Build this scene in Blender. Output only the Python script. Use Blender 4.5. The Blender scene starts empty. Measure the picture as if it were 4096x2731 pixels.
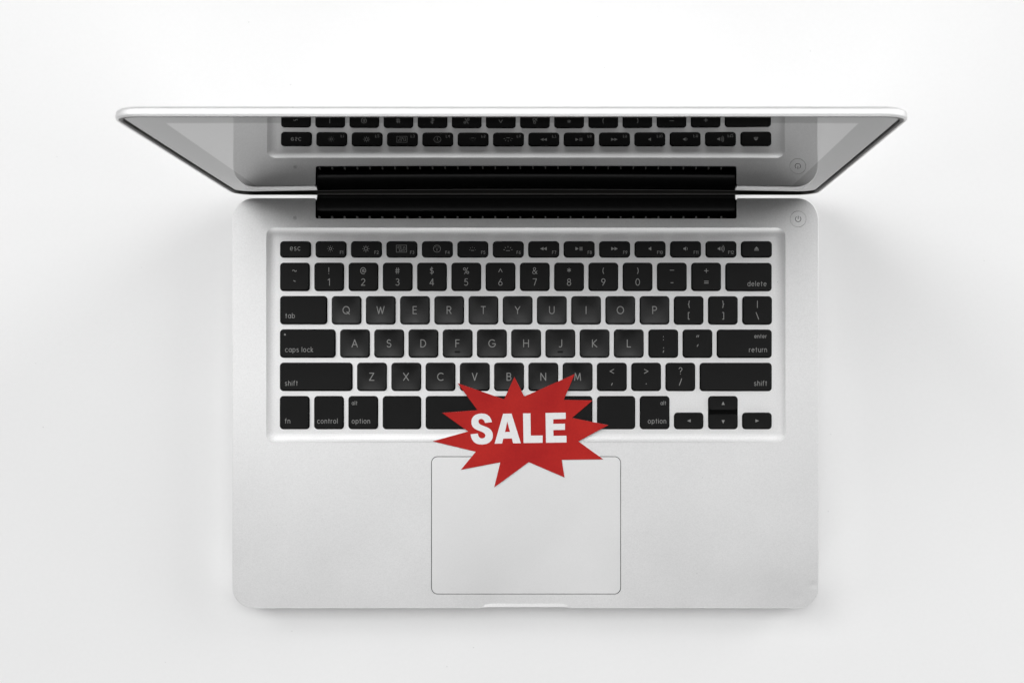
import bpy, bmesh, math, random
from mathutils import Vector, Matrix
from mathutils.geometry import delaunay_2d_cdt

random.seed(4)
S = bpy.context.scene
COL = S.collection
MM = 0.001
# ------------------------------------------------------------------ camera
# millimetres; x right, y towards the lid, z up; the table is z = 0, the deck of the laptop z = DECK
DECK = 19.0
DIST = 797.0                    # camera above the deck
FPX = 5758.0                    # focal length in pixels of the 4096 wide photograph
NX, NY = 2260.0, 1365.5         # the point straight below the lens, in the same pixels
cam = bpy.data.cameras.new('camera')
cam.sensor_width = 36.0
cam.lens = FPX / 4096.0 * 36.0
cam.shift_x = -(NX - 2048.0) / 4096.0
cam.shift_y = 0.0
cam.clip_start = 0.01
cam.clip_end = 50.0
cam.dof.use_dof = True
cam.dof.focus_distance = DIST * MM
cam.dof.aperture_fstop = 20.0
camo = bpy.data.objects.new('camera', cam)
COL.objects.link(camo)
camo.location = (0, 0, (DECK + DIST) * MM)
S.camera = camo
# ------------------------------------------------------------------ light
W = bpy.data.worlds.new('World')
S.world = W
W.use_nodes = True
bg = W.node_tree.nodes['Background']
bg.inputs[0].default_value = (1.0, 1.0, 1.0, 1)
bg.inputs[1].default_value = 0.01

def area(name, loc, aim, sx, sy, power, col=(1, 1, 1)):
    l = bpy.data.lights.new(name, 'AREA')
    l.shape = 'RECTANGLE'
    l.size, l.size_y = sx, sy
    l.energy = power
    l.color = col
    o = bpy.data.objects.new(name, l)
    COL.objects.link(o)
    o.location = loc
    o.rotation_euler = (Vector(aim) - Vector(loc)).to_track_quat('-Z', 'Y').to_euler()
    return o

area('softbox_high', (0, .40, 1.95), (0, 0, 0), 2.0, .35, 10.7)
area('softbox_upper_rear', (0, .72, 1.85), (0, 0, 0), 2.0, .35, 7.1)
area('softbox_middle_rear', (0, 2.3, 2.3), (0, 0, 0), 3.6, .8, 9.5)
area('softbox_low_rear', (0, 3.0, 1.45), (0, 0, 0), 3.6, 1.0, 16.0)
area('softbox_rear_corner', (-2.0, 1.5, 2.2), (0, 0, 0), 1.4, 1.4, 31.0)
area('softbox_right_corner', (2.6, 1.6, 1.2), (0, 0, 0), 1.4, 1.4, 34.0)
area('side_fill_left', (-3.0, 0, 1.2), (0, 0, 0), 1.4, 1.0, 14.0)  # unseen fill lamp, added to lift the left side of the table
area('side_fill_right', (3.0, 0, 1.2), (0, 0, 0), 1.4, 1.0, 17.0)  # its added counterpart, brightening the right side from out of view
area('softbox_low_front', (0, -3.0, 1.2), (0, 0, 0), 3.2, .8, 45.0)

vs = S.view_settings
vs.view_transform = 'Standard'
vs.look = 'None'
vs.exposure = 0.0
vs.gamma = 1.0
vs.use_curve_mapping = False
S.render.engine = 'CYCLES'
S.cycles.max_bounces = 10

# ------------------------------------------------------------------ pixels -> millimetres on the deck plane
SC = FPX / DIST                 # photo pixels per mm at deck height
K2 = 4096.0 / 2352.0            # many positions were read off a 2352 wide copy
def PX(x4): return (x4 - NX) / SC
def PY(y4): return (NY - y4) / SC
def QX(x): return PX(x * K2)
def QY(y): return PY(y * K2)

# ------------------------------------------------------------------ materials
def mat(name, color=(.5, .5, .5), rough=.5, metal=0.0, ior=1.5, spec=.5):
    m = bpy.data.materials.new(name)
    m.use_nodes = True
    b = m.node_tree.nodes['Principled BSDF']
    b.inputs['Base Color'].default_value = (*color, 1)
    b.inputs['Roughness'].default_value = rough
    b.inputs['Metallic'].default_value = metal
    b.inputs['IOR'].default_value = ior
    b.inputs['Specular IOR Level'].default_value = spec
    return m, b, m.node_tree

def coords(nt):
    tc = nt.nodes.new('ShaderNodeTexCoord')
    return tc.outputs['Object']

def noise(nt, vec, scale, detail=2, rough=.5):
    n = nt.nodes.new('ShaderNodeTexNoise')
    n.inputs['Scale'].default_value = scale
    n.inputs['Detail'].default_value = detail
    n.inputs['Roughness'].default_value = rough
    nt.links.new(vec, n.inputs['Vector'])
    return n.outputs['Fac']

def ramp(nt, fac, stops):
    r = nt.nodes.new('ShaderNodeValToRGB')
    while len(r.color_ramp.elements) < len(stops):
        r.color_ramp.elements.new(.5)
    for e, (p, c) in zip(r.color_ramp.elements, stops):
        e.position = p
        e.color = (c, c, c, 1) if not isinstance(c, tuple) else (*c, 1)
    nt.links.new(fac, r.inputs['Fac'])
    return r.outputs['Color']

def maprange(nt, fac, a, b, c, d):
    n = nt.nodes.new('ShaderNodeMapRange')
    for k, v in zip((1, 2, 3, 4), (a, b, c, d)):
        n.inputs[k].default_value = v
    nt.links.new(fac, n.inputs[0])
    return n.outputs[0]

def mul(nt, a, b):
    n = nt.nodes.new('ShaderNodeMix')
    n.data_type = 'RGBA'
    n.blend_type = 'MULTIPLY'
    n.inputs[0].default_value = 1.0
    nt.links.new(a, n.inputs[6])
    nt.links.new(b, n.inputs[7])
    return n.outputs[2]

def bump(nt, b, h, dist, strength=1.0):
    n = nt.nodes.new('ShaderNodeBump')
    n.inputs['Strength'].default_value = strength
    n.inputs['Distance'].default_value = dist
    nt.links.new(h, n.inputs['Height'])
    nt.links.new(n.outputs[0], b.inputs['Normal'])

def specks(nt, vec, scale, thresh, dark):
    """sparse tiny specks of dust: 1 everywhere, `dark` inside a speck"""
    v = nt.nodes.new('ShaderNodeTexVoronoi')
    v.inputs['Scale'].default_value = scale
    nt.links.new(vec, v.inputs['Vector'])
    return ramp(nt, v.outputs['Distance'], [(0.0, dark), (thresh, dark), (thresh * 1.8, 1.0), (1.0, 1.0)])

def aluminium(name, base, rough, grain=1.0, dents=()):
    m, b, nt = mat(name, (base,) * 3, rough, 1.0)
    nt.nodes.remove(b)
    b = nt.nodes.new('ShaderNodeBsdfAnisotropic')      # glossy; Beckmann has the short tails of a blasted, anodised surface
    b.distribution = 'BECKMANN'
    nt.links.new(b.outputs[0], nt.nodes['Material Output'].inputs['Surface'])
    v = coords(nt)
    g = noise(nt, v, 1500, 2, .7)
    big = noise(nt, v, 14, 3, .6)
    c1 = ramp(nt, g, [(0.25, base * (1 - .06 * grain)), (0.75, min(1, base * (1 + .06 * grain)))])
    c2 = ramp(nt, big, [(0.3, .975), (0.7, 1.0)])
    c = mul(nt, c1, c2)
    c = mul(nt, c, specks(nt, v, 80, .014, .6))
    nt.links.new(c, b.inputs['Color'])
    nt.links.new(maprange(nt, big, .3, .7, rough - .02, rough + .03), b.inputs['Roughness'])
    h = g
    for (px, py, pz, rad, amp) in dents:
        d = nt.nodes.new('ShaderNodeVectorMath'); d.operation = 'DISTANCE'
        nt.links.new(v, d.inputs[0]); d.inputs[1].default_value = (px, py, pz)
        m1 = nt.nodes.new('ShaderNodeMapRange'); m1.interpolation_type = 'SMOOTHSTEP'
        for k, val in zip((1, 2, 3, 4), (0, rad, -amp, 0)): m1.inputs[k].default_value = val
        nt.links.new(d.outputs['Value'], m1.inputs[0])
        ad = nt.nodes.new('ShaderNodeMath'); ad.operation = 'ADD'
        nt.links.new(h, ad.inputs[0]); nt.links.new(m1.outputs[0], ad.inputs[1]); h = ad.outputs[0]
    bump(nt, b, h, 0.00003 * grain, .5)
    return m

M = {}
M['alu'] = aluminium('bead_blasted_aluminium', .86, .58, 1.0, [(PX(3254) * MM, PY(2338) * MM, DECK * MM, .0030, 6.0), (PX(3190) * MM, PY(2388) * MM, DECK * MM, .0045, 4)])
M['alu_pad'] = aluminium('trackpad_glass_grey', .88, .58, .35)
M['alu_lid'] = aluminium('lid_aluminium', .86, .60, .4)

m, b, nt = mat('white_paper_table', (.86, .86, .86), .75, spec=.25)
v = coords(nt)
n1 = noise(nt, v, 5, 4, .6)
n2 = noise(nt, v, 420, 3, .7)
c = mul(nt, ramp(nt, n1, [(.3, .862), (.7, .880)]), ramp(nt, n2, [(.3, .985), (.7, 1.0)]))
c = mul(nt, c, specks(nt, v, 60, .015, .82))
nt.links.new(c, b.inputs['Base Color'])
bump(nt, b, n2, .00006, .4)
M['table'] = m

def keymat(name, base, rough, wear, spec=.16):
    m, b, nt = mat(name, base, rough, ior=1.5, spec=spec)
    v = coords(nt)
    n1 = noise(nt, v, 170, 4, .65)
    n2 = noise(nt, v, 2200, 2, .6)
    nt.links.new(maprange(nt, n1, .3, .7, rough - wear, rough + wear), b.inputs['Roughness'])
    c = mul(nt, ramp(nt, n1, [(.3, base[0] * .9), (.7, base[0] * 1.15)]), ramp(nt, n2, [(.3, .9), (.7, 1.0)]))
    nt.links.new(c, b.inputs['Base Color'])
    bump(nt, b, n2, .00002, .35)
    return m
M['key'] = keymat('black_key_plastic', (.0055, .0055, .0062), .50, .05)
M['key_worn'] = keymat('finger_polished_key_plastic', (.005, .005, .0055), .34, .06, .30)
M['rubber'], _, _ = mat('black_rubber', (.016, .015, .013), .42)
M['hinge'] = keymat('black_hinge_plastic', (.0055, .0042, .0036), .42, .03, .17)
M['dark'], _, _ = mat('dark_cavity_and_gap_shade', (.003, .003, .003), .7, spec=.06)  # near-black cavity linings; also the shade painted on the key skirts
M['rib'], _, _ = mat('grey_vent_plastic', (.26, .26, .25), .5)
M['legend'], _, _ = mat('grey_key_legend', (.24, .24, .235), .5)
M['mark'], _, _ = mat('dark_engraving', (.02, .02, .02), .6)

m, b, nt = mat('black_bezel_glass', (.15, .15, .15), .0, 1.0)
b.inputs['Roughness'].default_value = 0.012
M['bezel'] = m
m, b, nt = mat('display_glass', (.38, .38, .38), .0, 1.0)
b.inputs['Roughness'].default_value = 0.012
M['display'] = m

m, b, nt = mat('red_printed_card', (.42, .016, .016), .55, spec=.18)
v = coords(nt)
n1 = noise(nt, v, 28, 4, .6)
n2 = noise(nt, v, 900, 3, .7)
c = mul(nt, ramp(nt, n1, [(.25, (.42, .009, .010)), (.75, (.57, .023, .016))]), ramp(nt, n2, [(.3, .88), (.7, 1.0)]))
nt.links.new(c, b.inputs['Base Color'])
nt.links.new(maprange(nt, n1, .3, .7, .42, .52), b.inputs['Roughness'])
M['red'] = m
m, b, nt = mat('white_printed_lettering', (.78, .78, .78), .5)
n2 = noise(nt, coords(nt), 700, 3, .7)
nt.links.new(ramp(nt, n2, [(.3, .84), (.7, .90)]), b.inputs['Base Color'])
M['white'] = m
M['paper_core'], _, _ = mat('white_card_edge', (.75, .73, .72), .8)

# ------------------------------------------------------------------ mesh helpers (all in millimetres)
class MB:
    def __init__(s):
        s.v, s.f, s.mi = [], [], []
    def add(s, vs_, fs, mi=0):
        o = len(s.v)
        s.v += [tuple(p) for p in vs_]
        s.f += [[i + o for i in f] for f in fs]
        s.mi += [mi] * len(fs)
    def loft(s, loops, mi=0, close=True):
        n = len(loops[0])
        vs_ = [p for l in loops for p in l]
        fs = []
        for k in range(len(loops) - 1):
            for i in range(n if close else n - 1):
                j = (i + 1) % n
                fs.append([k * n + i, k * n + j, (k + 1) * n + j, (k + 1) * n + i])
        s.add(vs_, fs, mi)
    def box(s, x0, x1, y0, y1, z0, z1, mi=0):
        p = [(x0, y0, z0), (x1, y0, z0), (x1, y1, z0), (x0, y1, z0), (x0, y0, z1), (x1, y0, z1), (x1, y1, z1), (x0, y1, z1)]
        s.add(p, [[0, 3, 2, 1], [4, 5, 6, 7], [0, 1, 5, 4], [1, 2, 6, 5], [2, 3, 7, 6], [3, 0, 4, 7]], mi)
    def obj(s, name, mats, parent=None, smooth=None, fix=True, offset=(0, 0, 0), flat=False):
        me = bpy.data.meshes.new(name)
        me.from_pydata([(x * MM, y * MM, z * MM) for x, y, z in s.v], [], s.f)
        if not isinstance(mats, (list, tuple)): mats = [mats]
        for m_ in mats: me.materials.append(m_)
        for p, k in zip(me.polygons, s.mi): p.material_index = k
        bm = bmesh.new()
        bm.from_mesh(me)
        bmesh.ops.remove_doubles(bm, verts=bm.verts, dist=1e-7)
        if fix: bmesh.ops.recalc_face_normals(bm, faces=bm.faces)
        bm.to_mesh(me)
        bm.free()
        if smooth is not None:
            me.polygons.foreach_set('use_smooth', [True] * len(me.polygons))
            me.set_sharp_from_angle(angle=math.radians(smooth))
            if flat:
                bm = bmesh.new()
                bm.from_mesh(me)
                bm.normal_update()
                for e in bm.edges:
                    if len(e.link_faces) == 2:
                        a, b_ = (f_.normal.z > .99999 for f_ in e.link_faces)
                        if a != b_: e.smooth = False
                bm.to_mesh(me)
                bm.free()
        o = bpy.data.objects.new(name, me)
        COL.objects.link(o)
        o.location = tuple(c * MM for c in offset)
        if parent: o.parent = parent
        return o

def rrect(x0, x1, y0, y1, r, n=10, pw=2.0, seg=0, ks=None):
    """rounded rectangle, counter-clockwise; pw > 2 gives a squarer curve; seg subdivides the straight sides"""
    pts = []
    for cx, cy, a0 in ((x1 - r, y1 - r, 0), (x0 + r, y1 - r, 90), (x0 + r, y0 + r, 180), (x1 - r, y0 + r, 270)):
        for i in range(n + 1):
            a = math.radians(a0 + 90.0 * i / n)
            c, s_ = math.cos(a), math.sin(a)
            c_ = math.copysign(abs(c) ** (2 / pw), c)
            s__ = math.copysign(abs(s_) ** (2 / pw), s_)
            pts.append((cx + r * c_, cy + r * s__))
    if ks:
        out = []
        for i, p in enumerate(pts):
            out.append(p)
            if (i + 1) % (n + 1) == 0:
                q = pts[(i + 1) % len(pts)]
                k = ks[0] if ((i + 1) // (n + 1)) % 2 else ks[1]
                out += [(p[0] + (q[0] - p[0]) * j / k, p[1] + (q[1] - p[1]) * j / k) for j in range(1, k)]
        return out
    if seg:
        out = []
        for i, p in enumerate(pts):
            q = pts[(i + 1) % len(pts)]
            out.append(p)
            d = math.dist(p, q)
            k = int(d // seg)
            for j in range(1, k + 1):
                t = j / (k + 1)
                out.append((p[0] + (q[0] - p[0]) * t, p[1] + (q[1] - p[1]) * t))
        pts = out
    return pts

def lift(loop, z): return [(p[0], p[1], z) for p in loop]

def offset_loop(loop, d):
    """move a counter-clockwise loop inwards by d (mitred)"""
    n = len(loop)
    out = []
    for i in range(n):
        a, p, b_ = Vector(loop[i - 1]), Vector(loop[i]), Vector(loop[(i + 1) % n])
        e1, e2 = (p - a).normalized(), (b_ - p).normalized()
        n1, n2 = Vector((-e1.y, e1.x)), Vector((-e2.y, e2.x))
        m_ = n1 + n2
        if m_.length < 1e-6: m_ = n1
        m_.normalize()
        k = max(.35, m_.dot(n1))
        out.append(tuple(p + m_ * (d / k)))
    return out

def inside(p, poly):
    x, y = p
    c = False
    n = len(poly)
    j = n - 1
    for i in range(n):
        xi, yi = poly[i]
        xj, yj = poly[j]
        if (yi > y) != (yj > y) and x < (xj - xi) * (y - yi) / (yj - yi) + xi: c = not c
        j = i
    return c

def fill(mb, outer, holes, zf, mi=0, extra=()):
    """flat face between an outline and its holes"""
    pts, edges = [], []
    for L in [outer] + list(holes):
        o = len(pts)
        pts += [Vector((p[0], p[1])) for p in L]
        edges += [(o + i, o + (i + 1) % len(L)) for i in range(len(L))]
    pts += [Vector(p) for p in extra]
    V, E, F, *_ = delaunay_2d_cdt(pts, edges, [], 0, 1e-5)
    keep = []
    for f in F:
        c = (sum(V[i][0] for i in f) / len(f), sum(V[i][1] for i in f) / len(f))
        if inside(c, outer) and not any(inside(c, h) for h in holes): keep.append(list(f))
    z = zf if callable(zf) else (lambda x, y: zf)
    mb.add([(p[0], p[1], z(p[0], p[1])) for p in V], keep, mi)

def circle(cx, cy, r, n=32): return [(cx + r * math.cos(2 * math.pi * i / n), cy + r * math.sin(2 * math.pi * i / n)) for i in range(n)]

# ------------------------------------------------------------------ round-ended stroke lettering
def arc(cx, cy, rx, ry, a0, a1, n=12):
    return [(cx + rx * math.cos(math.radians(a0 + (a1 - a0) * i / n)), cy + ry * math.sin(math.radians(a0 + (a1 - a0) * i / n))) for i in range(n + 1)]

G = {
 'A': (.76, [[(0, 0), (.38, 1), (.76, 0)], [(.13, .33), (.63, .33)]]),
 'B': (.56, [[(0, 0), (0, 1), (.30, 1)] + arc(.30, .77, .22, .23, 90, -90) + [(0, .54)], [(.30, .54)] + arc(.30, .27, .26, .27, 90, -90) + [(0, 0)]]),
 'C': (.78, [arc(.48, .5, .48, .5, 52, 308, 22)]),
 'D': (.68, [[(0, 0), (0, 1), (.22, 1)] + arc(.22, .5, .46, .5, 90, -90, 18) + [(0, 0)]]),
 'E': (.48, [[(.48, 1), (0, 1), (0, 0), (.48, 0)], [(0, .53), (.42, .53)]]),
 'F': (.48, [[(.48, 1), (0, 1), (0, 0)], [(0, .52), (.42, .52)]]),
 'G': (.84, [arc(.48, .5, .48, .5, 48, 340, 22) + [(.92, .46)], [(.92, .46), (.52, .46)]]),
 'H': (.68, [[(0, 0), (0, 1)], [(.68, 0), (.68, 1)], [(0, .53), (.68, .53)]]),
 'I': (.0, [[(0, 0), (0, 1)]]),
 'J': (.40, [[(.40, 1), (.40, .24)] + arc(.18, .24, .22, .24, 0, -125, 10)]),
 'K': (.62, [[(0, 0), (0, 1)], [(.58, 1), (.06, .50), (.62, 0)]]),
 'L': (.46, [[(0, 1), (0, 0), (.46, 0)]]),
 'M': (.84, [[(0, 0), (.10, 1), (.42, .12), (.74, 1), (.84, 0)]]),
 'N': (.68, [[(0, 0), (0, 1), (.68, 0), (.68, 1)]]),
 'O': (.90, [arc(.45, .5, .45, .5, 0, 360, 30)]),
 'P': (.54, [[(0, 0), (0, 1), (.28, 1)] + arc(.28, .73, .26, .27, 90, -90) + [(0, .46)]]),
 'Q': (.92, [arc(.45, .5, .45, .5, 0, 360, 30), [(.55, .26), (.90, -.06)]]),
 'R': (.56, [[(0, 0), (0, 1), (.28, 1)] + arc(.28, .74, .26, .26, 90, -90) + [(0, .48)], [(.28, .48), (.56, 0)]]),
 'S': (.56, [arc(.28, .75, .24, .25, 40, 230, 14) + arc(.28, .26, .28, .26, 62, -150, 16)]),
 'T': (.58, [[(0, 1), (.58, 1)], [(.29, 1), (.29, 0)]]),
 'U': (.66, [[(0, 1), (0, .33)] + arc(.33, .33, .33, .33, 180, 360, 14) + [(.66, 1)]]),
 'V': (.66, [[(0, 1), (.33, 0), (.66, 1)]]),
 'W': (1.02, [[(0, 1), (.26, 0), (.51, .92), (.76, 0), (1.02, 1)]]),
 'X': (.70, [[(0, 0), (.70, 1)], [(0, 1), (.70, 0)]]),
 'Y': (.66, [[(0, 1), (.33, .48), (.66, 1)], [(.33, .48), (.33, 0)]]),
 'Z': (.62, [[(.02, 1), (.60, 1), (0, 0), (.62, 0)]]),
 '1': (.22, [[(0, .82), (.22, 1), (.22, 0)]]),
 '2': (.56, [arc(.28, .72, .26, .28, 160, -20, 12) + [(0, 0)], [(0, 0), (.56, 0)]]),
 '3': (.52, [arc(.25, .76, .23, .24, 140, -90, 12), arc(.25, .27, .27, .27, 90, -145, 14)]),
 '4': (.60, [[(.46, 0), (.46, 1), (0, .26), (.60, .26)]]),
 '5': (.52, [[(.48, 1), (.12, 1), (.06, .56)], arc(.24, .31, .28, .31, 125, -140, 16)]),
 '6': (.54, [[(.38, 1), (.05, .45)], arc(.27, .28, .27, .28, 0, 360, 20)]),
 '7': (.54, [[(0, 1), (.54, 1), (.20, 0)]]),
 '8': (.52, [arc(.26, .76, .22, .24, 0, 360, 18), arc(.26, .26, .27, .27, 0, 360, 18)]),
 '9': (.54, [[(.16, 0), (.49, .55)], arc(.27, .72, .27, .28, 0, 360, 20)]),
 '0': (.58, [arc(.29, .5, .29, .5, 0, 360, 24)]),
 '~': (.60, [arc(.15, .48, .15, .13, 180, 20, 8) + arc(.45, .52, .15, .13, 200, 360, 8)]),
 '`': (.24, [[(0, .72), (.24, .60)]]),
 '!': (.0, [[(0, 1), (0, .34)], [(0, .01), (0, .06)]]),
 '@': (.84, [arc(.41, .50, .14, .18, 0, 360, 14), [(.56, .68), (.54, .36)] + arc(.68, .36, .12, .1, 190, 330, 5) + arc(.42, .5, .42, .5, -12, 300, 22)]),
 '#': (.64, [[(.22, .95), (.14, .05)], [(.50, .95), (.42, .05)], [(.02, .66), (.64, .66)], [(0, .34), (.60, .34)]]),
 '$': (.54, [arc(.27, .70, .23, .20, 40, 230, 12) + arc(.27, .30, .27, .20, 62, -150, 14), [(.27, 1.08), (.27, -.08)]]),
 '%': (.86, [arc(.17, .78, .17, .19, 0, 360, 12), arc(.69, .22, .17, .19, 0, 360, 12), [(.70, 1), (.18, 0)]]),
 '^': (.56, [[(0, .30), (.28, .82), (.56, .30)]]),
 '&': (.74, [[(.74, 0), (.17, .64)] + arc(.33, .80, .19, .19, 215, -40, 10) + [(.14, .42)] + arc(.28, .23, .25, .24, 130, 330, 10) + [(.72, .46)]]),
 '*': (.60, [[(.30, .90), (.30, .30)], [(.04, .75), (.56, .45)], [(.04, .45), (.56, .75)]]),
 '(': (.16, [arc(.55, .5, .55, .72, 140, 220, 8)]),
 ')': (.16, [arc(-.38, .5, .55, .72, 40, -40, 8)]),
 '_': (.62, [[(0, .58), (.62, .58)]]),
 '-': (.34, [[(0, .40), (.34, .40)]]),
 '+': (.60, [[(0, .5), (.6, .5)], [(.3, .8), (.3, .2)]]),
 '=': (.60, [[(0, .62), (.6, .62)], [(0, .34), (.6, .34)]]),
 '{': (.22, [[(.22, 1), (.14, .95), (.12, .62), (0, .5)], [(0, .5), (.12, .38), (.14, .05), (.22, 0)]]),
 '}': (.22, [[(0, 1), (.08, .95), (.10, .62), (.22, .5)], [(.22, .5), (.10, .38), (.08, .05), (0, 0)]]),
 '[': (.18, [[(.18, 1), (0, 1), (0, 0), (.18, 0)]]),
 ']': (.18, [[(0, 1), (.18, 1), (.18, 0), (0, 0)]]),
 '|': (.0, [[(0, 1), (0, 0)]]),
 '\\': (.38, [[(0, 1), (.38, 0)]]),
 '/': (.36, [[(.36, 1), (0, 0)]]),
 ':': (.0, [[(0, .70), (0, .76)], [(0, .22), (0, .28)]]),
 ';': (.10, [[(.08, .76), (.08, .82)], [(.10, .34), (0, .08)]]),
 '"': (.36, [[(.12, .74), (0, .46)], [(.36, .74), (.24, .46)]]),
 "'": (.16, [[(.16, .66), (0, .36)]]),
 '<': (.60, [[(.60, .82), (0, .5), (.60, .18)]]),
 '>': (.60, [[(0, .82), (.60, .5), (0, .18)]]),
 ',': (.14, [[(.14, .62), (0, .30)]]),
 '.': (.0, [[(0, .46), (0, .53)]]),
 '?': (.46, [arc(.23, .76, .23, .24, 165, -60, 12) + [(.23, .42), (.23, .30)], [(.23, .00), (.23, .05)]]),
 'a': (.50, [arc(.25, .35, .25, .35, 0, 360, 20), [(.50, .68), (.50, 0)]]),
 'b': (.50, [[(0, 1), (0, 0)], arc(.25, .35, .25, .35, 0, 360, 20)]),
 'c': (.44, [arc(.27, .35, .27, .35, 50, 310, 16)]),
 'd': (.50, [[(.50, 1), (.50, 0)], arc(.25, .35, .25, .35, 0, 360, 20)]),
 'e': (.52, [[(.03, .36), (.50, .36)] + arc(.26, .35, .25, .35, 5, 312, 20)]),
 'f': (.26, [[(.30, .98)] + arc(.23, .82, .13, .16, 90, 180, 6) + [(.10, 0)], [(0, .66), (.24, .66)]]),
 'h': (.44, [[(0, 1), (0, 0)], [(0, .40)] + arc(.22, .44, .22, .25, 180, 0, 10) + [(.44, 0)]]),
 'i': (.0, [[(0, .68), (0, 0)], [(0, .94), (0, .96)]]),
 'k': (.40, [[(0, 1), (0, 0)], [(.36, .66), (.04, .36), (.40, 0)]]),
 'l': (.0, [[(0, 1), (0, 0)]]),
 'n': (.44, [[(0, .68), (0, 0)], [(0, .40)] + arc(.22, .44, .22, .25, 180, 0, 10) + [(.44, 0)]]),
 'o': (.52, [arc(.26, .35, .26, .35, 0, 360, 20)]),
 'p': (.50, [[(0, .68), (0, -.28)], arc(.25, .35, .25, .35, 0, 360, 20)]),
 'r': (.22, [[(0, .68), (0, 0)], [(0, .40)] + arc(.20, .46, .20, .22, 180, 80, 6)]),
 's': (.38, [arc(.19, .52, .17, .17, 40, 235, 10) + arc(.19, .17, .19, .18, 62, -150, 12)]),
 't': (.26, [[(.12, .92), (.12, .0)], [(0, .66), (.26, .66)]]),
 'u': (.44, [[(0, .68), (0, .24)] + arc(.22, .24, .22, .24, 180, 360, 10) + [(.44, .68)], [(.44, .68), (.44, 0)]]),
 ' ': (.10, []),
}

def text_strokes(s, h, gap=.235):
    out, x = [], 0.0
    for i, ch in enumerate(s):
        w, st = G[ch]
        out += [[(x + a * h, b_ * h) for a, b_ in L] for L in st]
        x += w * h + gap * h
    return out, x - gap * h

def split_sharp(L, lim=48):
    out, cur = [], [L[0]]
    for i in range(1, len(L)):
        cur.append(L[i])
        if i < len(L) - 1:
            a = Vector(L[i]) - Vector(L[i - 1])
            b_ = Vector(L[i + 1]) - Vector(L[i])
            if a.length > 1e-6 and b_.length > 1e-6 and a.angle(b_) > math.radians(lim):
                out.append(cur)
                cur = [L[i]]
    out.append(cur)
    return out

class Ink:
    """flat round-ended strokes and filled shapes, laid on a surface z(x, y)"""
    def __init__(s, z):
        s.mb, s.z, s.k = MB(), z, 0
    def lay(s, pts, faces):
        s.k += 1
        d = .015 + .003 * s.k
        s.mb.add([(x, y, s.z(x, y) + d) for x, y in pts], faces)
    def stroke(s, L, w):
        for P in split_sharp(L):
            Q = [Vector(P[0])]
            for p in P[1:]:
                p = Vector(p)
                d = (p - Q[-1]).length
                if d < 1e-5: continue
                k = max(1, int(d / .9))
                q = Q[-1].copy()
                for j in range(1, k + 1): Q.append(q + (p - q) * (j / k))
            if len(Q) < 2: continue
            closed = (Q[0] - Q[-1]).length < 1e-4
            r = w / 2
            left, right = [], []
            n = len(Q)
            for i in range(n):
                if closed and i in (0, n - 1):
                    t = ((Q[1] - Q[0]).normalized() + (Q[-1] - Q[-2]).normalized())
                else:
                    t = Vector((0, 0))
                    if i > 0: t += (Q[i] - Q[i - 1]).normalized()
                    if i < n - 1: t += (Q[i + 1] - Q[i]).normalized()
                t.normalize()
                nn = Vector((-t.y, t.x))
                left.append(Q[i] + nn * r)
                right.append(Q[i] - nn * r)
            pts = [tuple(a) for a in left] + [tuple(a) for a in right]
            fs = [[i, n + i, n + i + 1, i + 1] for i in range(n - 1)]
            if not closed:
                for (c, t) in ((Q[0], (Q[0] - Q[1]).normalized()), (Q[-1], (Q[-1] - Q[-2]).normalized())):
                    o = len(pts)
                    nn = Vector((-t.y, t.x))
                    pts += [tuple(c + nn * (r * math.cos(math.pi * j / 6)) + t * (r * math.sin(math.pi * j / 6))) for j in range(7)]
                    fs.append(list(range(o, o + 7)))
            s.lay(pts, fs)
    def poly(s, P): s.lay(P, [list(range(len(P)))])
    def text(s, t, h, w, x, y, align='c'):
        st, W_ = text_strokes(t, h, .31 if t.islower() else .26)
        x0 = x - W_ / 2 if align == 'c' else (x if align == 'l' else x - W_)
        for L in st: s.stroke([(x0 + a, y + b_) for a, b_ in L], w)

# ------------------------------------------------------------------ object helpers
def empty(name, loc_mm, parent=None):
    o = bpy.data.objects.new(name, None)
    COL.objects.link(o)
    o.location = tuple(c * MM for c in loc_mm)
    o.empty_display_size = .02
    if parent: o.parent = parent
    return o

# ================================================================== THE TABLE
tb = MB()
tb.add([(-3000, -3000, 0), (3000, -3000, 0), (3000, 3000, 0), (-3000, 3000, 0)], [[0, 1, 2, 3]])
table = tb.obj('tabletop', M['table'])
table['kind'] = 'structure'

# ================================================================== THE LAPTOP
XL, XR = PX(929), PX(3274)                     # sides of the base
YF, YB = PY(2430.5), PY(793.0)                 # front and back edge
NL, NR, NF = QX(724.5), QX(1692), PY(874.0)    # hinge notch
XC = (XL + XR) / 2
laptop = empty('laptop', (XC, (YF + YB) / 2, 0))
laptop['label'] = 'open silver laptop with black keys and glossy black-framed screen, seen from above'
laptop['category'] = 'laptop'
OX, OY = XC, (YF + YB) / 2
def put(o):                                    # meshes are built in world mm; hang them under the laptop without moving them
    o.parent = laptop
    o.matrix_parent_inverse = Matrix.Translation((-OX * MM, -OY * MM, 0))
    return o
def part(mb, name, mats, smooth=None, label=None, flat=False):
    o = put(mb.obj(name, mats, smooth=smooth, flat=flat))
    if label: o['label'] = label
    return o
def sub(mb, name, mats, parent, smooth=None, label=None):
    o = mb.obj(name, mats, smooth=smooth)
    o.parent = parent
    if label: o['label'] = label
    return o

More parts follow.
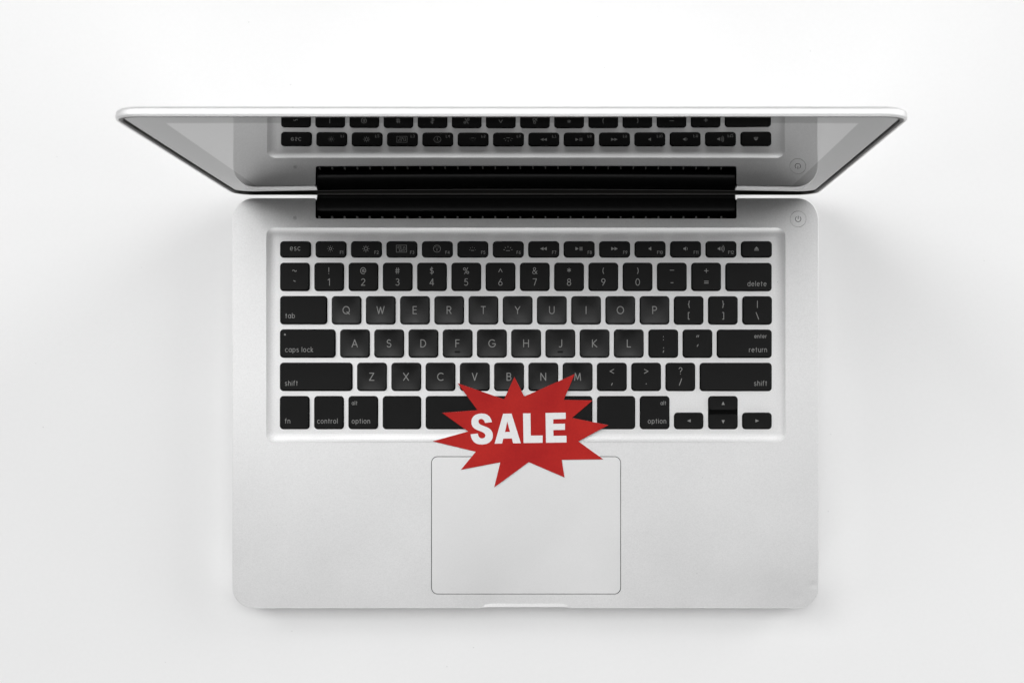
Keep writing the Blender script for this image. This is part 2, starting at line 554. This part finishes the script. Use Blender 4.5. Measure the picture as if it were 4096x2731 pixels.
# ---- base: outline with the hinge notch and the finger scoop in the front edge
SL, SR = PX(1924), PX(2281)                    # scoop
def base_outline():
    r = 13.0
    pts, tag = [], []
    def addc(cx, cy, a0, pw=2.25, n=16):
        for i in range(n + 1):
            a = math.radians(a0 + 90.0 * i / n)
            c, s_ = math.cos(a), math.sin(a)
            pts.append((cx + r * math.copysign(abs(c) ** (2 / pw), c), cy + r * math.copysign(abs(s_) ** (2 / pw), s_)))
    addc(XR - r, YB - r, 0)
    # notch from right to left, small rounded corners
    q = .9
    for i in range(5):
        a = math.radians(90 + 90 * i / 4); pts.append((NR + q + q * math.cos(a), YB - q + q * math.sin(a)))
    for i in range(5):
        a = math.radians(0 - 90 * i / 4); pts.append((NR - q + q * math.cos(a), NF + q + q * math.sin(a)))
    for i in range(5):
        a = math.radians(270 - 90 * i / 4); pts.append((NL + q + q * math.cos(a), NF + q + q * math.sin(a)))
    for i in range(5):
        a = math.radians(0 + 90 * i / 4); pts.append((NL - q + q * math.cos(a), YB - q + q * math.sin(a)))
    addc(XL + r, YB - r, 90)
    addc(XL + r, YF + r, 180)
    n0 = len(pts)
    for i in range(41): pts.append((SL + (SR - SL) * i / 40, YF))
    n1 = len(pts)
    addc(XR - r, YF + r, 270)
    return pts, n0, n1
outl, s0, s1 = base_outline()
def scoop_depth(x):
    e = 6.5
    d = min(x - SL, SR - x)
    t = max(0, min(1, d / e))
    return math.sqrt(max(0, 1 - (1 - t) ** 2))
top = offset_loop(outl, .22)
top = [((p[0], YF + .22 + 2.3 * scoop_depth(p[0])) if s0 <= i < s1 else p) for i, p in enumerate(top)]
def ringz(loop, z, sz=None):
    return [(p[0], p[1], (sz(p[0]) if (sz and s0 <= i < s1) else z)) for i, p in enumerate(loop)]
D = DECK
RX0, RX1, RY1, RY0 = QX(611.5), QX(1804), QY(523.3), QY(1016)      # key tray
tray = rrect(RX0, RX1, RY0, RY1, 4.6, 10)
TX0, TX1, TY1, TY0 = QX(990.3), QX(1426.3), QY(1047.5), QY(1364)   # trackpad
padhole = rrect(TX0, TX1, TY0, TY1, 3.6, 10)
PBX, PBY, PBR = QX(1833.3), QY(503.2), 4.5
pbhole = circle(PBX, PBY, PBR, 48)
bm_ = MB()
fill(bm_, top, [tray, padhole, pbhole], D)
mid = [((p[0], YF + .15 + 2.15 * scoop_depth(p[0])) if s0 <= i < s1 else p) for i, p in enumerate(offset_loop(outl, .06))]
out0 = [((p[0], YF + .35 * scoop_depth(p[0])) if s0 <= i < s1 else p) for i, p in enumerate(outl)]
bm_.loft([ringz(top, D), ringz(mid, D - .08, lambda x: D - .08 - .42 * scoop_depth(x)),
          ringz(out0, D - .28, lambda x: D - .28 - 1.0 * scoop_depth(x)),
          ringz(outl, D - 3.5), ringz(outl, D - 12.0), ringz(offset_loop(outl, .5), D - 14.4),
          ringz(offset_loop(outl, 1.8), D - 16.4), ringz(offset_loop(outl, 3.6), D - 17.5)])
fill(bm_, offset_loop(outl, 3.6), [], D - 17.5)
# key tray: crisp lip, then a soft cove down to the flat floor
TD = 1.6
prof = [(0, 0), (.05, -.10), (.5, -.37), (1.0, -.66), (1.5, -.92), (2.1, -1.17), (2.8, -1.38), (3.7, -1.53), (4.8, -TD)]
loops = []
for d_, z_ in prof:
    L = rrect(RX0 + d_, RX1 - d_, RY0 + d_, RY1 - d_, max(.8, 4.6 - d_ * .55), 10)
    loops.append(lift(L, D + z_))
bm_.loft(loops)
fill(bm_, [(p[0], p[1]) for p in loops[-1]], [], D - TD)
# short walls of the trackpad and power button openings
bm_.loft([lift(padhole, D), lift(padhole, D - .9)])
bm_.loft([lift(pbhole, D), lift(pbhole, D - .9)])
base = part(bm_, 'base', M['alu'], smooth=32, flat=True)

f = MB()
f.box(TX0 - 1, TX1 + 1, TY0 - 1, TY1 + 1, D - 1.4, D - .88)
part(f, 'trackpad_seam', M['dark'])
f = MB()
g_ = .36
tp = rrect(TX0 + g_, TX1 - g_, TY0 + g_, TY1 - g_, 3.6 - g_, 10)
tpi = offset_loop(tp, .12)
fill(f, tpi, [], D - .02)
f.loft([lift(tpi, D - .02), lift(tp, D - .10), lift(tp, D - .85)])
part(f, 'trackpad', M['alu_pad'], smooth=30, flat=True)

f = MB()
disc = circle(PBX, PBY, PBR - .17, 48)
fill(f, disc, [], D - .02)
f.loft([lift(disc, D - .02), lift(disc, D - .8)])
pb = part(f, 'power_button', M['alu'], smooth=30, flat=True)
f = MB(); f.loft([lift(circle(PBX, PBY, PBR - .3, 48), D - .7), lift(circle(PBX, PBY, PBR + .5, 48), D - .72)])
sub(f, 'seam', M['dark'], pb)
ink = Ink(lambda x, y: D - .02)
ink.stroke([(PBX + a, PBY - .0 + b_) for a, b_ in arc(0, 0, 1.52, 1.52, 130, 410, 26)], .30)
ink.stroke([(PBX, PBY + 1.65), (PBX, PBY + .1)], .30)
sub(ink.mb, 'power_symbol', M['mark'], pb)

# microphone holes
ink = Ink(lambda x, y: D - .012)
mx, my = QX(677.3), QY(500.5)
for rr, n_ in ((0, 1), (.42, 6), (.9, 12)):
    for i in range(n_):
        a = 2 * math.pi * i / n_ + rr
        ink.poly(circle(mx + rr * math.cos(a), my + rr * math.sin(a), .13, 8))
part(ink.mb, 'microphone_holes', M['mark'])

# hinge well, its row of pale vent ribs, and the hinge barrel
f = MB()
f.box(NL - .3, NR + .3, NF - .3, YB - 3.0, D - 14.0, D - 13.4)
f.box(NL - .2, NR + .2, NF + .02, NF + .25, D - 13.4, D - .9)
f.box(NL + .02, NL + .25, NF, YB - 1.0, D - 13.4, D - .6)
f.box(NR - .25, NR - .02, NF, YB - 1.0, D - 13.4, D - .6)
part(f, 'hinge_well', M['dark'])
f = MB()
for k in range(-1, 32):
    x = PX(1325.5 + 50.36 * k)
    f.box(x - .36, x + .36, NF + .2, NF + 1.35, D - 4.5, D - .9)
part(f, 'hinge_vent', M['rib'])
HY, HZ, HR = 76.5, D - 7.6, 6.7
f = MB()
lp = []
n_ = 40
for xx, rr in ((NL + .35, HR - .5), (NL + .75, HR), (NR - .75, HR), (NR - .35, HR - .5)):
    lp.append([(xx, HY + rr * math.cos(2 * math.pi * i / n_), HZ + rr * math.sin(2 * math.pi * i / n_)) for i in range(n_)])
f.loft(lp)
for l_ in (lp[0], lp[-1]): f.add(l_, [list(range(n_))])
part(f, 'hinge_barrel', M['hinge'], smooth=40)

for fx in (XL + 26, XR - 26):
    for fy in (YF + 22, YB - 24):
        f = MB()
        f.loft([lift(circle(fx, fy, 6.5, 28), 1.7), lift(circle(fx, fy, 6.5, 28), .5), lift(circle(fx, fy, 5.6, 28), .02)])
        f.add(lift(circle(fx, fy, 5.6, 28), .02), [list(range(28))])
        part(f, 'rubber_foot', M['rubber'], smooth=40)

# ---- keys
ROW = {}
KEYS = []                                      # x0, x1, y0, y1 (2352 px), label text, drawing function, worn
FL = D - TD
TOPZ = D + .12
class Key: pass
def build_key(x0, x1, y0, y1, name, draw, worn=0.0, label=None, half=None):
    X0, X1, Y1, Y0 = QX(x0), QX(x1), QY(y0), QY(y1)
    cx, cy = (X0 + X1) / 2, (Y0 + Y1) / 2
    r = 2.05
    f = MB()
    tz = TOPZ + random.uniform(-.03, .03)
    rx, ry = random.uniform(-.0015, .0015), random.uniform(-.0015, .0015)
    # (left, right, bottom, top insets, z)
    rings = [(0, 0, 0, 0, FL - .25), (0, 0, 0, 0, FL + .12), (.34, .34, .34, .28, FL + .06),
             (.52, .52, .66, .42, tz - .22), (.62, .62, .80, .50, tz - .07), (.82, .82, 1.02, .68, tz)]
    KS = (max(3, int((X1 - X0) / 1.3)), max(3, int((Y1 - Y0) / 1.3)))
    loops = []
    for a, b_, c, d_, z in rings:
        loops.append(lift(rrect(X0 + a, X1 - b_, Y0 + c, Y1 - d_, max(.7, r - a * .95), 6, ks=KS), z))
    f.loft(loops[:4], 1)  # outer skirt coloured near-black to stand for the shadow around the key
    f.loft(loops[3:])
    L = [(p[0], p[1]) for p in loops[-1]]
    hx = (X1 - X0 - 1.72) / 2
    hy = (Y1 - Y0 - 1.72) / 2
    kcx, kcy = cx, cy + .16
    dep = .10 + worn * .26
    xf = min(1.0, hx / 8.0)
    def zt(x, y):
        u = min(1, abs(x - kcx) / hx); v_ = min(1, abs(y - kcy) / hy)
        if hx > 10: u = max(0, (abs(x - kcx) - (hx - 8)) / 8)
        return tz - dep * (1 - u ** 2) * (1 - v_ ** 2) + (x - kcx) * rx + (y - kcy) * ry
    fs = []
    prev = loops[-1]
    lofts = [[(p[0], p[1], zt(p[0], p[1])) for p in L]]
    for s_ in (.9, .78, .64, .5, .36, .22, .1):
        lofts.append([(kcx + (p[0] - kcx) * s_, kcy + (p[1] - kcy) * s_, zt(kcx + (p[0] - kcx) * s_, kcy + (p[1] - kcy) * s_)) for p in L])
    f.loft([prev] if False else lofts)
    f.add(lofts[-1], [list(range(len(L)))])
    f2 = f
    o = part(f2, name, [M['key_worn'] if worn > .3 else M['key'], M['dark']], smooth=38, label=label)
    if draw:
        ink = Ink(zt)
        draw(ink, cx, cy, X0, X1, Y0, Y1)
        sub(ink.mb, 'legend', M['legend'], o)
    return o

SW = .46                                        # stroke of the big letters, mm
def d_letter(ch, h=3.95):
    def fn(ink, cx, cy, *a): ink.text(ch, h, SW, cx, cy + .1 - h / 2)
    return fn
def d_two(up, lo, yu, yl, h=3.5, hl=None):
    def fn(ink, cx, cy, *a):
        hl_ = hl or h
        if up: ink.text(up, h, .36, cx, QY(yu) - h / 2)
        if lo: ink.text(lo, hl_, .39, cx, QY(yl) - hl_ / 2)
    return fn
def d_word(word, xq, base_y, align, h=2.65, extra=None):
    def fn(ink, cx, cy, *a):
        ink.text(word, h, .30, QX(xq), QY(base_y), align)
        if extra: extra(ink, cx, cy, *a)
    return fn
def small(word, xq, base_y, align, h=2.05):
    return lambda ink, *a: ink.text(word, h, .28, QX(xq), QY(base_y), align)

U = K2 / SC                                     # one 2352-copy pixel in mm
def tri(ink, pts, cx, cy): ink.poly([(cx + a * U, cy + b_ * U) for a, b_ in pts])
def line(ink, L, cx, cy, w=.9): ink.stroke([(cx + a * U, cy + b_ * U) for a, b_ in L], w * U * .88)
def ic_sun1(ink, cx, cy):
    line(ink, arc(0, 0, 2.9, 2.9, 0, 360, 18), cx, cy, 1.1)
    for k in range(8):
        a = math.radians(45 * k); x, y = 6.4 * math.cos(a), 6.4 * math.sin(a)
        line(ink, [(x, y), (x * 1.03, y * 1.03)], cx, cy, 1.3)
def ic_sun2(ink, cx, cy):
    line(ink, arc(0, 0, 3.5, 3.5, 0, 360, 18), cx, cy, 1.2)
    for k in range(8):
        a = math.radians(45 * k)
        line(ink, [(5.4 * math.cos(a), 5.4 * math.sin(a)), (7.6 * math.cos(a), 7.6 * math.sin(a))], cx, cy, 1.1)
def ic_windows(ink, cx, cy):
    def rc(x0, x1, y0, y1, w):
        line(ink, [(x0, y0), (x1, y0), (x1, y1), (x0, y1), (x0, y0)], cx, cy, w)
    rc(-11.8, 11.8, -8, 8, .9); rc(-8, -1, 1, 5, .8); rc(-5, 1.5, -5, -1.5, .8); rc(4, 8.3, -4, 3.5, .8)
def ic_gauge(ink, cx, cy):
    line(ink, arc(0, 0, 8.2, 8.2, 0, 360, 26), cx, cy, .9)
    line(ink, [(0, -4.5), (0, 1.0)], cx, cy, 1.3)
    for a in (20, 55, 90, 125, 160):
        c, s_ = math.cos(math.radians(a)), math.sin(math.radians(a))
        line(ink, [(4.6 * c, 4.6 * s_), (5.8 * c, 5.8 * s_)], cx, cy, .8)
def ic_kb1(ink, cx, cy):
    line(ink, [(-3.3, -4), (3.3, -4)], cx, cy, 1.1)
    for a in (0, 45, 90, 135, 180):
        c, s_ = math.cos(math.radians(a)), math.sin(math.radians(a))
        line(ink, [(6.2 * c, -3 + 6.0 * s_), (6.7 * c, -3 + 6.5 * s_)], cx, cy, 1.1)
def ic_kb2(ink, cx, cy):
    line(ink, [(-4.2, -4.5), (4.2, -4.5)], cx, cy, 1.2)
    for a in (8, 48, 90, 132, 172):
        c, s_ = math.cos(math.radians(a)), math.sin(math.radians(a))
        line(ink, [(7.6 * c, -3.5 + 6.6 * s_), (10.2 * c, -3.5 + 9.0 * s_)], cx, cy, 1.1)
def ic_rew(ink, cx, cy):
    tri(ink, [(0, 0), (7.5, 4), (7.5, -4)], cx, cy); tri(ink, [(-7.5, 0), (0, 4), (0, -4)], cx, cy)
def ic_fwd(ink, cx, cy):
    tri(ink, [(0, 0), (-7.5, -4), (-7.5, 4)], cx, cy); tri(ink, [(7.5, 0), (0, -4), (0, 4)], cx, cy)
def ic_play(ink, cx, cy):
    tri(ink, [(-.8, 0), (-8, -4), (-8, 4)], cx, cy)
    for x in (2.6, 6.6): tri(ink, [(x - .9, -4.2), (x + .9, -4.2), (x + .9, 4.2), (x - .9, 4.2)], cx, cy)
def ic_spk(n_, off=0):
    def fn(ink, cx, cy):
        tri(ink, [(-3 + off, -1.6), (-1 + off, -1.6), (2.8 + off, -4.6), (2.8 + off, 4.6), (-1 + off, 1.6), (-3 + off, 1.6)], cx, cy)
        for k in range(n_):
            r_ = 4.0 + 2.9 * k
            line(ink, arc(2.2 + off, 0, r_, r_ * 1.05, -48, 48, 8), cx, cy, 1.1)
    return fn
def ic_eject(ink, cx, cy):
    tri(ink, [(-5.2, -.8), (5.2, -.8), (0, 4.6)], cx, cy)
    tri(ink, [(-5.2, -4.3), (5.2, -4.3), (5.2, -2.5), (-5.2, -2.5)], cx, cy)

FY0, FY1 = 553.6, 591.6
icons = [None, ic_sun1, ic_sun2, ic_windows, ic_gauge, ic_kb1, ic_kb2, ic_rew, ic_play, ic_fwd, ic_spk(0), ic_spk(1, -2), ic_spk(3, -4.5), ic_eject]
flabel = ['esc', 'F1 and a small sun', 'F2 and a larger sun', 'F3 and window outlines', 'F4 and a gauge', 'F5 and a dim key light', 'F6 and a bright key light',
          'F7 and rewind arrows', 'F8 and play pause', 'F9 and forward arrows', 'F10 and a speaker', 'F11 and a speaker with one wave', 'F12 and a speaker with three waves', 'an eject arrow']
for i in range(14):
    x0 = 642 + 81.56 * i
    x1 = x0 + 71.6
    def dr(ink, cx, cy, X0, X1, Y0, Y1, i=i, x1=x1):
        if i == 0: ink.text('esc', 2.75, .33, cx, QY(575.2), 'c'); return
        icons[i](ink, cx - .1, QY(571.3))
        if i < 13: ink.text('F%d' % i, 1.62, .19, QX(x1 - 7.3), QY(583.2), 'r')
    build_key(x0, x1, FY0, FY1, 'key', dr, 0, 'short black key marked with ' + flabel[i])
P = 78.83
nums = ['~`', '!1', '@2', '#3', '$4', '%5', '^6', '&7', '*8', '(9', ')0', '_-', '+=']
for i, s_ in enumerate(nums):
    x0 = 642 + P * i
    build_key(x0, x0 + 68.8, 603, 668.5, 'key', d_two(s_[0], s_[1], 621.8, 647.8, 3.45, 3.6), .28, 'black key marked ' + s_[0].replace('_', '-') + ' over ' + s_[1])
build_key(1666.3, 1773.3, 603.5, 668.8, 'key', d_word('delete', 1760, 657, 'r'), 0, 'wide black delete key')
build_key(642, 751, 679.5, 745, 'key', d_word('tab', 656, 730.3, 'l'), 0, 'wide black tab key')
for i, s_ in enumerate('QWERTYUIOP'):
    x0 = 760.8 + P * i * .9985
    build_key(x0, x0 + 68.8, 679.8, 745.3, 'key', d_letter(s_), .95, 'black key marked ' + s_)
for i, s_ in enumerate(['{[', '}]', '|\\']):
    x0 = 760.8 + P * .9985 * (10 + i)
    build_key(x0, x0 + 68.6, 680, 745.6, 'key', d_two(s_[0], s_[1], 698.8, 725.3, 3.7), .15, 'black key marked ' + s_[0] + ' over ' + s_[1])
def capsdot(ink, *a): ink.poly(circle(QX(654.5), QY(768.3), .55, 16))
build_key(641.8, 770.3, 756, 821.6, 'key', d_word('caps lock', 655.5, 808, 'l', extra=capsdot), 0, 'wide black caps lock key with a small indicator dot')
for i, s_ in enumerate('ASDFGHJKL'):
    x0 = 780 + P * i * .999
    o = build_key(x0, x0 + 69, 756.2, 821.6, 'key', d_letter(s_), 1.0, 'black key marked ' + s_)
    if s_ in 'FJ':
        cxm, cym = QX(x0 + 34.5), QY(808)
        fb = MB()
        zz = TOPZ - .02
        fb.loft([lift(rrect(cxm - 1.6, cxm + 1.6, cym - .5, cym + .5, .48, 5), zz - .35), lift(rrect(cxm - 1.6, cxm + 1.6, cym - .5, cym + .5, .48, 5), zz + .02),
                 lift(rrect(cxm - 1.3, cxm + 1.3, cym - .25, cym + .25, .24, 5), zz + .16)])
        fill(fb, rrect(cxm - 1.3, cxm + 1.3, cym - .25, cym + .25, .24, 5), [], zz + .16)
        sub(fb, 'finger_ridge', M['hinge'], o, smooth=50)
build_key(1489.3, 1558.2, 756.3, 821.8, 'key', d_two(':', ';', 776.5, 803, 3.5), .2, 'black key marked : over ;')
build_key(1568, 1636.8, 756.4, 821.9, 'key', d_two('"', "'", 773.5, 793.5, 3.5), .2, 'black key marked with quotes')
build_key(1646.5, 1773.5, 756.5, 822, 'key', d_word('return', 1761, 808.2, 'r', extra=small('enter', 1760.3, 776, 'r')), 0, 'wide black return key')
build_key(641.6, 809.2, 832.6, 898, 'key', d_word('shift', 655, 885, 'l'), 0, 'wide black shift key at the left')
for i, s_ in enumerate('ZXCVBNM'):
    x0 = 819.2 + P * i
    build_key(x0, x0 + 69, 832.7, 898.1, 'key', d_letter(s_), .8, 'black key marked ' + s_)
build_key(1371, 1440, 832.8, 898.2, 'key', d_two('<', ',', 852.5, 881.5, 3.5), .3, 'black key marked < over ,')
build_key(1450, 1518.7, 832.8, 898.2, 'key', d_two('>', '.', 852.5, 881.2, 3.5), .3, 'black key marked > over .')
build_key(1528.6, 1597.4, 832.9, 898.3, 'key', d_two('?', '/', 851.5, 877, 3.6), .3, 'black key marked ? over /')
build_key(1607.3, 1773.5, 833, 898.4, 'key', d_word('shift', 1761, 885.2, 'r'), 0, 'wide black shift key at the right')
B0, B1 = 909.3, 985.8
build_key(641.5, 710.4, B0, B1, 'key', d_word('fn', 655, 971.8, 'l'), 0, 'black key marked fn')
build_key(720.4, 789.2, B0, B1, 'key', d_word('control', 729, 971.8, 'l', 2.6), 0, 'black key marked control')
build_key(799.3, 868, B0, B1, 'key', d_word('option', 808.5, 971.8, 'l', 2.6, extra=small('alt', 808.5, 929.3, 'l')), 0, 'black alt option key at the left')
build_key(878.2, 967, B0, B1, 'key', None, 0, 'blank black key left of the space bar')
build_key(977, 1361, B0, B1, 'space_bar', None, 0)
build_key(1371.2, 1459.4, B0, B1, 'key', None, 0, 'blank black key right of the space bar')
build_key(1469.6, 1538.2, B0, B1, 'key', d_word('option', 1529.5, 971.8, 'r', 2.6, extra=small('alt', 1529.3, 929.3, 'r')), 0, 'black alt option key at the right')
def arrow(dx, dy, yq):
    def fn(ink, cx, cy, *a):
        y = QY(yq)
        if dx: tri(ink, [(dx * 4, 0), (-dx * 4, 3.6 * dx), (-dx * 4, -3.6 * dx)], cx, y)
        else: tri(ink, [(0, dy * 4), (-3.6 * dy, -dy * 4), (3.6 * dy, -dy * 4)], cx, y)
    return fn
build_key(1548.3, 1616.2, 947.3, 985.8, 'key', arrow(-1, 0, 966), 0, 'small black key with an arrow to the left')
build_key(1626.8, 1695.2, 909.4, 943.6, 'key', arrow(0, 1, 925.5), 0, 'small black key with an arrow up')
build_key(1626.8, 1695.2, 949.0, 985.8, 'key', arrow(0, -1, 968.5), 0, 'small black key with an arrow down')
build_key(1705, 1773.4, 947.3, 985.8, 'key', arrow(1, 0, 966), 0, 'small black key with an arrow to the right')
f = MB(); f.box(QX(1626.8), QX(1695.2), QY(958), QY(936), FL - .2, FL + .04)
part(f, 'arrow_key_web', M['dark'])

# ---- lid: built lying in its own plane (x, u up the lid, w towards the user), then stood up
TH = math.atan(.0417)
Y0L = (NY - 768.5) / SC                         # where the glass crosses deck height
LB = 5.0                                        # lid runs this far below the deck
LID_W, LID_H, LR = XR - XL, 223.0, 13.0
lid = None
def L2W(x, u, w):
    uu = u - LB / math.cos(TH)
    y = Y0L + uu * math.sin(TH) - w * math.cos(TH)
    z = DECK + uu * math.cos(TH) + w * math.sin(TH)
    return (x, y, z)
def lrect(ins, w, r=None, n=14):
    r = max(.6, (LR - ins) if r is None else r)
    return [L2W(p[0], p[1], w) for p in rrect(XL + ins, XR - ins, ins, LID_H - ins, r, n, 2.15)]
f = MB()
rim = [(1.25, -.4), (1.25, .85), (1.05, 1.02), (.75, 1.08), (.42, .95), (.16, .68), (.03, .3), (0, 0), (0, -1.1), (.12, -1.75), (.45, -2.3), (1.0, -2.75), (1.9, -3.1), (3.6, -3.4), (8, -3.8), (20, -4.3), (60, -4.8)]
f.loft([lrect(a, b_, n=14) if a < 12 else [L2W(p[0], p[1], b_) for p in rrect(XL + a, XR - a, a, LID_H - a, 2, 14)] for a, b_ in rim])
f.add([L2W(XL + 60, 60, -4.8), L2W(XR - 60, 60, -4.8), L2W(XR - 60, LID_H - 60, -4.8), L2W(XL + 60, LID_H - 60, -4.8)], [[0, 1, 2, 3]])
lid = part(f, 'lid', M['alu_lid'], smooth=45)
f = MB()
f.loft([lrect(a, b_) for a, b_ in [(1.25, -.3), (1.27, .92), (1.42, 1.06), (1.8, 1.14), (2.4, 1.12), (2.9, .96), (3.05, .6), (3.05, -.6)]])
sub(f, 'gasket', M['rubber'], lid, smooth=50)
CB = 1.05e-4
def bow(x, u):
    xn = (x - XC) / 160.0
    c = CB * (1 - .85 * xn * xn)
    u0 = 129.0
    return .35 - .5 * c * (u - u0) ** 2
DXH, DU0, DU1 = 144.0, 28.0, 203.5
def glass_patch(mb, x0, x1, u0, u1, dw=0.0, nx=40, nu=40):
    vs_, fs = [], []
    for j in range(nu + 1):
        for i in range(nx + 1):
            x = x0 + (x1 - x0) * i / nx
            u = u0 + (u1 - u0) * j / nu
            vs_.append(L2W(x, u, bow(x, u) + dw))
    for j in range(nu):
        for i in range(nx):
            a = j * (nx + 1) + i
            fs.append([a, a + 1, a + nx + 2, a + nx + 1])
    mb.add(vs_, fs)
gx0, gx1, gu0, gu1 = XL + 2.0, XR - 2.0, 2.0, LID_H - 2.0
f = MB()
# one grid over the whole glass, cut along the display edge so both pieces share the bow
def cuts(a, b_, c, d_, n1, n2, n3):
    return [a + (b_ - a) * i / n1 for i in range(n1)] + [b_ + (c - b_) * i / n2 for i in range(n2)] + [c + (d_ - c) * i / n3 for i in range(n3 + 1)]
xs = cuts(gx0, XC - DXH, XC + DXH, gx1, 4, 60, 4)
us = cuts(gu0, DU0, DU1, gu1, 8, 44, 4)
bz, dp = MB(), MB()
verts = [L2W(x, u, bow(x, u)) for u in us for x in xs]
nx_ = len(xs)
bf, df = [], []
corner_r = 10.0
for j in range(len(us) - 1):
    for i in range(nx_ - 1):
        q = [j * nx_ + i, j * nx_ + i + 1, (j + 1) * nx_ + i + 1, (j + 1) * nx_ + i]
        cx_, cu_ = (xs[i] + xs[i + 1]) / 2, (us[j] + us[j + 1]) / 2
        if XC - DXH < cx_ < XC + DXH and DU0 < cu_ < DU1: df.append(q)
        else: bf.append(q)
# pull the four glass corners in under the gasket
def pull(v_):
    return v_
def roundcorner(x, u):
    ins = 2.0; r = LR - ins
    for sx in (-1, 1):
        for su in (-1, 1):
            ccx = XC + sx * (LID_W / 2 - ins - r); ccu = LID_H / 2 + su * (LID_H / 2 - ins - r)
            if (x - ccx) * sx > 0 and (u - ccu) * su > 0:
                d = math.hypot(x - ccx, u - ccu)
                m_ = max(abs(x - ccx), abs(u - ccu))
                if d > 1e-6: k = m_ / d; return ccx + (x - ccx) * k, ccu + (u - ccu) * k
    return x, u
xs2 = [(roundcorner(x, u)) for u in us for x in xs]
verts = [L2W(a, c, bow(a, c)) for a, c in xs2]
bz.add(verts, bf); dp.add(verts, df)
def clean(mb):
    used = sorted({i for q in mb.f for i in q})
    mp = {k: n for n, k in enumerate(used)}
    mb.v = [mb.v[k] for k in used]
    mb.f = [[mp[i] for i in q] for q in mb.f]
clean(bz); clean(dp)
bo = sub(bz, 'bezel', M['bezel'], lid, smooth=60)
do = sub(dp, 'display', M['display'], lid, smooth=60)
# identical smooth normals on both pieces, straight from the bowed surface
def set_normals(o):
    me = o.data
    e = .5
    nrm = []
    for vtx in me.vertices:
        x, y, z = (c / MM for c in vtx.co)
        # back to lid coordinates
        uu = (y - Y0L) * math.sin(TH) + (z - DECK) * math.cos(TH)
        u = uu + LB / math.cos(TH)
        dx = (bow(x + e, u) - bow(x - e, u)) / (2 * e)
        du = (bow(x, u + e) - bow(x, u - e)) / (2 * e)
        n_ = Vector((-dx, 0, 0)) + Vector((0, math.sin(TH), math.cos(TH))) * (-du) + Vector((0, -math.cos(TH), math.sin(TH)))
        nrm.append(n_.normalized())
    for p in me.polygons:
        if p.normal.y > 0: p.flip()
    me.normals_split_custom_set_from_vertices(nrm)
set_normals(bo); set_normals(do)

# ================================================================== THE SALE CARD
def ZX(x): return PX(1680 + x / 2.94)
def ZY(y): return PY(1450 + y / 2.94)
star = [(443, 240), (990, 430), (1111, 167), (1227, 397), (1820, 133), (1690, 436), (2030, 442), (1787, 648), (2215, 732), (1862, 923), (2155, 1133),
        (1667, 1140), (1700, 1347), (1280, 1167), (873, 1463), (945, 1168), (480, 1257), (657, 1045), (150, 922), (567, 807), (263, 588), (677, 557)]
star = [(ZX(a), ZY(b_)) for a, b_ in star][::-1]
scx, scy = ZX(1190), ZY(780)
def zc(x, y):
    r2 = ((x - scx) / 48.0) ** 2 + ((y - scy) / 34.0) ** 2
    fy = (y - ZY(1050))
    z = DECK + .55 + .50 * r2 * (1 + .4 * math.sin(3 * math.atan2(y - scy, x - scx)))
    return z
def densify(L, d=2.0):
    out = []
    for i, p in enumerate(L):
        q = L[(i + 1) % len(L)]
        k = max(1, int(math.dist(p, q) / d))
        out += [(p[0] + (q[0] - p[0]) * j / k, p[1] + (q[1] - p[1]) * j / k) for j in range(k)]
    return out
def gridpts(poly, step):
    xs_ = [p[0] for p in poly]; ys_ = [p[1] for p in poly]
    out = []
    y = min(ys_) + step / 2
    while y < max(ys_):
        x = min(xs_) + step / 2
        while x < max(xs_):
            if inside((x, y), poly) and min(math.dist((x, y), q) for q in poly) > step * .35: out.append((x, y))
            x += step
        y += step
    return out
st = densify(star, 2.0)
gp = gridpts(st, 3.0)
CT = .28
f = MB()
fill(f, st, [], zc, 0, gp)
f.loft([[(x, y, zc(x, y)) for x, y in st], [(x, y, zc(x, y) - CT) for x, y in st]], 1)
fill(f, st, [], lambda x, y: zc(x, y) - CT, 1, gp)
card = f.obj('sale_card', [M['red'], M['paper_core']], smooth=30)
card['label'] = 'red starburst cardboard cutout lettered SALE lying across the keyboard and trackpad'
card['category'] = 'sale sign'
letters = {
 'S': ([(847, 697), (838, 665), (818, 632), (790, 610), (760, 599), (722, 596), (685, 601), (650, 614), (625, 636), (610, 662), (605, 692), (608, 724), (619, 750), (640, 772), (668, 788), (705, 802), (740, 817), (762, 833), (770, 852), (767, 870), (755, 883), (735, 889), (712, 886), (695, 873), (685, 852), (681, 831), (597, 840), (601, 870), (612, 900), (632, 928), (660, 948), (695, 958), (738, 960), (780, 954), (815, 938), (840, 913), (855, 882), (858, 848), (852, 818), (838, 793), (815, 772), (780, 754), (745, 741), (712, 727), (693, 710), (687, 690), (692, 672), (705, 662), (724, 660), (742, 666), (755, 680), (766, 707)], []),
 'A': ([(978, 599), (1077, 597), (1186, 945), (1096, 946), (1080, 889), (980, 891), (966, 948), (878, 951)], [[(1027, 690), (1059, 812), (1000, 814)]]),
 'L': ([(1212, 595), (1299, 594), (1303, 856), (1443, 855), (1441, 940), (1218, 943)], []),
 'E': ([(1476, 590), (1713, 586), (1714, 659), (1567, 664), (1567, 718), (1705, 716), (1705, 788), (1568, 790), (1569, 859), (1722, 857), (1723, 936), (1482, 940)], []),
}
f = MB()
for ch, (ol, hs) in letters.items():
    O = densify([(ZX(a), ZY(b_)) for a, b_ in ol], 1.5)
    H = [densify([(ZX(a), ZY(b_)) for a, b_ in h], 1.5) for h in hs]
    fill(f, O, H, lambda x, y: zc(x, y) + .03, 0, [p for p in gridpts(O, 1.5) if not any(inside(p, h) or min(math.dist(p, q) for q in h) < .5 for h in H)])
lt = f.obj('lettering', M['white'], parent=card, smooth=30)
